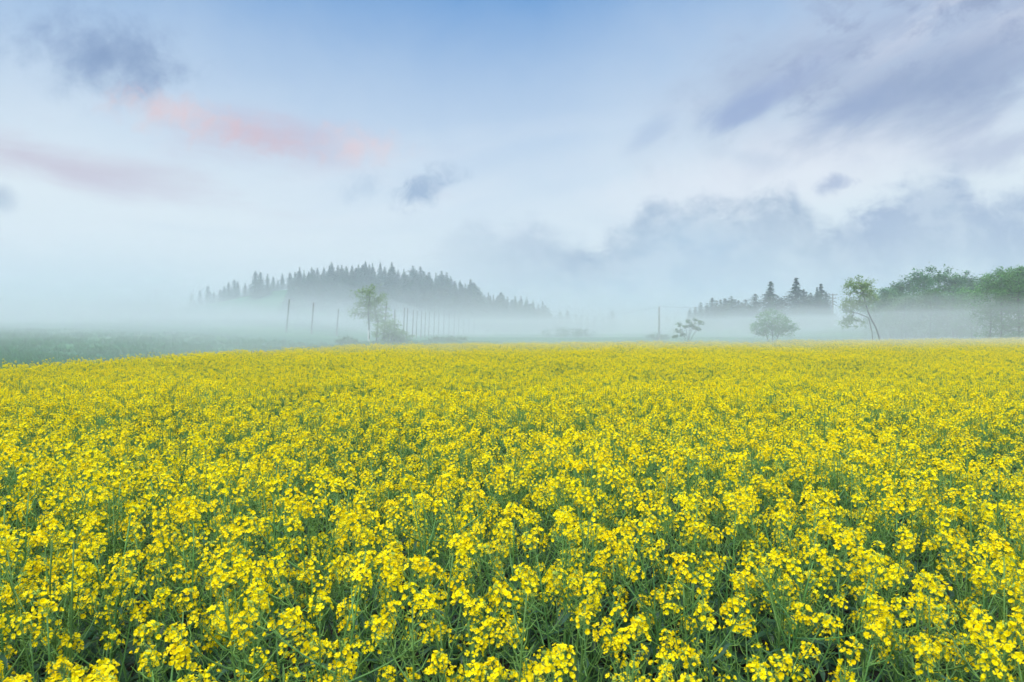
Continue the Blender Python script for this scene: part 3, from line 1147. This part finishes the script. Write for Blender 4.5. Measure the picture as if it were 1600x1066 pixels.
    # two front trees at the right edge
    for i, (px, d, top, w, lb, sd) in enumerate([
            (1566, 66, 418, 2.9, 'bright green upright tree in front of the wood at right, left of two', 51),
            (1593, 64, 415, 2.3, 'bright green tree at the right border with two close trunks', 52)]):
        b = base_at(px, d)
        h = at(px, top, d).z - b.z
        broad_tree('upright_tree', b,
                   [[(0, 0, 0), (-.05, 0, h * .3), (-.15, 0, h * .6), (-.1, 0, h * .85)], [(.35 if i else -.9, .4, 0), (.25 if i else -.8, .4, h * .3), (.3 if i else -.95, .4, h * .62)]],
                   [((0, 0, h * .80), (w * .62, w * .6, h * .17), 1.0), ((w * .1, 0, h * .93), (w * .35, w * .3, h * .07), .3), ((-w * .3, 0, h * .86), (w * .3, w * .3, h * .07), .2), ((-w * .42, 0, h * .58), (w * .55, w * .6, h * .22), 1.0), ((w * .35, 0, h * .57), (w * .6, w * .6, h * .24), .9),
                    ((-w * .35, 0, h * .35), (w * .65, w * .5, h * .17), .6), ((w * .2, 0, h * .28), (w * .7, w * .5, h * .09), .5), ((-w * .1, 0, h * .14), (w * .9, w * .5, h * .09), .45)],
                   420, 28, 0.16, 0.18, M['fresh_leaf'], lb, 'tree', seed=sd, flat=.85, shell=.1, below=.7, tip=.010)
    # the mixed wood behind
    wood = [(1376, 458, 96, 3.0), (1392, 452, 92, 2.8), (1403, 447, 100, 2.8), (1420, 434, 98, 2.8), (1441, 426, 94, 2.8), (1466, 421, 97, 3.0), (1491, 425, 96, 2.6),
            (1510, 436, 104, 3.2), (1528, 434, 112, 3.6), (1546, 440, 100, 3.0), (1572, 431, 106, 3.4), (1597, 420, 104, 3.2), (1622, 420, 100, 3.4),
            (1410, 462, 84, 2.5), (1455, 452, 82, 2.6), (1490, 455, 84, 2.5), (1520, 450, 80, 2.6)]
    kinds = []
    labs = ['lowest rounded tree at the left end of the mixed wood', 'second low tree from the left end of the mixed wood', 'rising tree left of the feathery tops of the mixed wood',
            'feathery topped tree at the left shoulder of the mixed wood', 'feathery tree just left of the highest top of the mixed wood', 'highest feathery tree in the middle of the mixed wood',
            'feathery tree just right of the highest top of the mixed wood', 'rounded dark tree right of the feathery tops of the mixed wood', 'dark dense tree far back in the wood, right of the feathery ones',
            'dark tree behind the bright green tree, on its left', 'dark tree straight behind the bright green upright tree', 'dark tree behind the twin trunked tree at the right border',
            'tree cut by the right border of the photo, behind the bright ones', 'front tree low in the fog at the left of the mixed wood', 'front tree low in the fog below the feathery tops',
            'front tree low in the fog below the right feathery top', 'front tree low in the fog left of the bright green tree']
    for i, (px, py, d, w) in enumerate(wood):
        b = base_at(px, d)
        h = at(px, py, d).z - b.z
        rr = random.Random(600 + i)
        dark = M['dark_leaf'] if i in (0, 1, 2, 7, 8, 9, 10, 11) else M['fresh_leaf' if i in (12, 16) else 'dark_leaf']
        broad_tree('broadleaf_tree', b,
                   [[(0, 0, 0), (rr.uniform(-.2, .2), 0, h * .3), (rr.uniform(-.4, .4), 0, h * .6), (rr.uniform(-.4, .4), 0, h * .82)],
                    [(.5, .3, 0), (.8, .3, h * .35), (1.1, .3, h * .6)]],
                   [((rr.uniform(-.9, .9) * w * .5, 0, h * rr.uniform(.86, .92)), (w * .3, w * .3, h * .09), .35), ((rr.uniform(-.9, .9) * w * .6, 0, h * rr.uniform(.80, .88)), (w * .3, w * .3, h * .09), .35),
                    ((rr.uniform(-.4, .4), 0, h * .74), (w * .62, w * .6, h * .20), 1.0), ((-w * .45, 0, h * .54), (w * .6, w * .6, h * .26), 1.0), ((w * .45, 0, h * .50), (w * .6, w * .6, h * .27), 1.0),
                    ((0, -.3, h * .33), (w * .85, w * .6, h * .17), 1.0), ((0, -.2, h * .15), (w * .9, w * .6, h * .12), .8)] + [((rr.uniform(-.85, .85) * w * .8, rr.uniform(-.4, .4) * w, h * rr.uniform(.84, 1.0)), (.5, .5, .45), .10) for _ in range(5)],
                   230 if i < 13 else 150, 40 if i in (7, 8, 9, 10, 11) else 27, 0.26, 0.27, dark, labs[i], 'tree', seed=700 + i, flat=.9, shell=.05, below=.8, tip=.014)


build_trees()


# ------------------------------------------------------------------ posts, poles and wires
def post(px_top, py_top, px_base, d, r, label, name='wooden_post', group=None, mat='post_wood'):
    b = base_at(px_base, d)
    t = at(px_top, py_top, d)
    v = t - b
    mb = MB()
    n = 5
    mb.tube([Vector((0, 0, -0.3))] + [v * (i / n) for i in range(1, n + 1)], [r * 1.08] + [r * (1.05 - 0.25 * i / n) for i in range(1, n + 1)], 10)
    return obj(name, mb.mesh(name, [M[mat]], True), loc=b, label=label, cat='post', group=group)


def build_posts():
    post(452, 468, 447, 100, 0.125, 'leaning wooden post, tallest and leftmost of the three left of the slender tree')
    post(490, 473, 486, 102, 0.125, 'wooden post in the middle of the three left of the slender tree')
    post(529, 483, 525.5, 104, 0.12, 'shorter wooden post nearest the slender tree on its left')
    post(604, 474, 599, 82, 0.105, 'leaning wooden post half hidden in the leaves of the slender tree')
    post(617, 484, 616, 84, 0.09, 'wooden post rising from the bushes right of the slender tree')
    tops = [(632, 481), (637, 482), (646, 485), (652, 486), (659, 487), (665, 488), (671, 488), (679, 489), (686, 490), (694, 490), (702, 491), (710, 492), (717, 493), (725, 494), (733, 495), (741, 497)]
    for i, (px, py) in enumerate(tops):
        d = 84 + i * 4.2
        post(px, py, px - 2.2 + i * 0.12, d, 0.07, 'thin grey post in the receding row fading into fog right of the slender tree', group='posts in the receding row')
    post(1030, 480, 1030, 84, 0.13, 'lone slim concrete utility pole in the gap left of the sparse shrub', 'utility_pole', mat='concrete')
    # utility pole with cross-arm beside the big cedars
    d = 148.0
    b = base_at(1301, d)
    h = at(1301, 459, d).z - b.z
    root = obj('utility_pole', None, loc=b, label='utility pole with a crossarm between the big cedars and the leaning tree', cat='utility pole')
    mb = MB()
    mb.tube([Vector((0, 0, -.3)), Vector((0, 0, h * .5)), Vector((0, 0, h))], [.16, .14, .11], 10)
    obj('pole', mb.mesh('pole', [M['post_wood']], True), root)
    for k, zz in enumerate((h - .25, h - 1.0)):
        mb = MB()
        wv = .95 if k == 0 else .7
        mb.tube([Vector((-wv, -.16, zz)), Vector((wv, -.16, zz))], [.07, .07], 4)
        arm = obj('crossarm', mb.mesh('crossarm', [M['post_wood']]), root)
        for s in (-.8, .8):
            mi = MB()
            mi.tube([Vector((s * wv, -.16, zz + .06)), Vector((s * wv, -.16, zz + .14)), Vector((s * wv, -.16, zz + .26))], [.05, .08, .04], 8)
            obj('insulator', mi.mesh('insulator', [M['concrete']], True), arm)
    # far pole at left
    post(243, 452, 243, 330, 0.28, 'ghostly far pole rising over the faint trees at left', 'utility_pole')
    # power lines through the lone pole
    lone = at(1030, 480.5, 84)
    u120 = at(1301, 460, 148)
    for k, (a, e, sag, lb) in enumerate([
            (lone + Vector((0, 0, .1)), at(860, 487, 120), .9, 'thin power line running left from the lone pole into the fog'),
            (lone + Vector((0.02, 0, .1)), u120 + Vector((-.75, -.16, .0)), 1.0, 'thin power line between the lone pole and the crossarm pole')]):
        pts = [a.lerp(e, t / 16) - Vector((0, 0, sag * 4 * (t / 16) * (1 - t / 16))) for t in range(17)]
        mb = MB()
        mb.tube(pts, [.011] * 17, 4)
        obj('power_line', mb.mesh('power_line', [M['wire']]), label=lb, cat='power line')


build_posts()


# ------------------------------------------------------------------ haze and ground mist
def fog_ridge(name, x0, x1, y0, y1, xa, xb, yr, top, dens, label, bottom):
    """long bank of fog whose depth tapers to nothing at its crest"""
    return fog_body(name, None, top, dens, label, bottom, hull=(
        [(x0, y0, bottom), (x1, y0, bottom), (x1, y1, bottom), (x0, y1, bottom), (xa, yr, top), (xb, yr, top)],
        [(0, 3, 2, 1), (0, 1, 5, 4), (2, 3, 4, 5), (1, 2, 5), (3, 0, 4)]))


def fog_body(name, foot, top, dens, label, bottom=-2.0, tint=(0.755, 0.795, 0.825), rim=0.0, hull=None):
    """closed prism of even, pale fog over a footprint (counter-clockwise)"""
    if hull:
        v, f = hull
    else:
        n = len(foot)
        v = [(x, y, bottom) for x, y in foot] + [(x, y, top) for x, y in foot]
        f = [tuple(reversed(range(n))), tuple(range(n, 2 * n))]
        f += [(i, (i + 1) % n, n + (i + 1) % n, n + i) for i in range(n)]
        if rim:                                   # the top is drawn in, so the bank thins towards its edge
            cx, cyy = sum(p[0] for p in foot) / n, sum(p[1] for p in foot) / n
            for k in range(n):
                dx, dy = cx - foot[k][0], cyy - foot[k][1]
                l = math.hypot(dx, dy)
                v[n + k] = (foot[k][0] + dx / l * rim, foot[k][1] + dy / l * rim, top)
    me = bpy.data.meshes.new(name)
    me.from_pydata(v, [], f)
    m = bpy.data.materials.new(name)
    m.use_nodes = True
    nt = m.node_tree
    nt.nodes.clear()
    out = nt.nodes.new('ShaderNodeOutputMaterial')
    pv = nt.nodes.new('ShaderNodeVolumePrincipled')
    pv.inputs['Color'].default_value = (*tint, 1)
    pv.inputs['Density'].default_value = dens
    nt.links.new(pv.outputs[0], out.inputs['Volume'])
    me.materials.append(m)
    return obj(name, me, label=label, cat='mist', kind='stuff')


def foot(shift, inset):
    """ground beyond the near field: starts behind the blooms, follows the field edge on the left"""
    x0, x1, y1 = GX0 - 8 + inset, GX1 + 8 - inset, GY1 + 8 - inset
    return [(x0, 33 + shift), (-33, 34 + shift), (-21, 35 + shift), (-12, 32 + shift), (-4, 34 + shift), (13, 37 + shift),
            (34, 43 + shift), (62, 48 + shift), (x1, 50 + shift), (x1, y1), (x0, y1)]


fog_body('haze', [(GX0 - 14, GY0 - 14), (GX1 + 14, GY0 - 14), (GX1 + 14, GY1 + 14), (GX0 - 14, GY1 + 14)], 30.0, 0.0017,
         'pale morning haze over the whole landscape', -2.6, tint=(0.70, 0.81, 0.885))
fog_body('mist', foot(-4, 0), 7.0, 0.0013, 'upper thin layer of the ground mist beyond the field', -2.3)
fog_body('mist', foot(-7, 4), 3.6, 0.0125, 'lowest dense layer of the ground mist beyond the field', -2.1)
for k, (top, den, y0) in enumerate(((6.0, 0.007, 30), (8.0, 0.008, 40), (10.5, 0.009, 52))):
    fog_ridge('mist', -330 + k, -14 - 4 * k, y0, 166 - k, -290, -52 - 4 * k, 112, top, den,
              ('lowest and nearest', 'middle', 'upper and farthest')[k] + ' part of the thick mist bank on the meadow left', -1.95 + .03 * k)
for k in range(3):
    fog_body('mist', [(-17 + .3 * k, 19 + 4 * k), (-5, 21 + 4 * k), (13, 24 + 4 * k), (50 - k, 31 + 4 * k), (50 - k, 55 - k), (40, 52.5 - k), (24, 45 - k), (0, 38.5 - k), (-7, 34 - k), (-13 + .3 * k, 29.5 + k)], 1.18 + .03 * k, 0.010,
             ('nearest', 'middle', 'farthest')[k] + ' thin sheet of mist lying on the far blooms', -1.2 + .03 * k, rim=1.5)
fog_ridge('mist', -300, -24, 46, 165, -270, -66, 82, 7.8, 0.007, 'dense crest of mist hiding the top of the meadow slope', -1.82)
for k, (top, den) in enumerate(((9.0, 0.010), (13.0, 0.0065))):
    fog_ridge('mist', -345 + 2 * k, 4 - 2 * k, 102 + k, 204 - k, -300, -42, 152, top, den,
              ('lower dense', 'upper thin')[k] + ' part of the long mist bank in front of the wooded hill', -1.8 + .05 * k)
fog_ridge('mist', -150, 36, 108, 200, -95, -12, 160, 27.0, 0.0065, 'tall thin veil of mist drifting before the wooded hill', -1.55)
for k, (top, den) in enumerate(((3.8, 0.012), (5.2, 0.008))):
    fog_body('mist', [(34 + k, 98 + k), (90, 92 + k), (210 - k, 96 + k), (220 - k, 140 - k), (60, 146 - k), (32 + k, 134)], top, den,
             ('lower dense', 'upper thin')[k] + ' part of the mist at the foot of the right-hand cedars', -1.6 + .05 * k, rim=8)
for k, (top, den) in enumerate(((3.6, 0.013), (5.4, 0.009))):
    fog_body('mist', [(34 + k, 66 + k), (60, 63 + k), (74, 66 + k), (78 - k, 80), (66, 90 - k), (40 + k, 88 - k)], top, den,
             ('lower dense', 'upper thin')[k] + ' part of the mist patch in front of the mixed wood', -1.4 + .05 * k, rim=6)
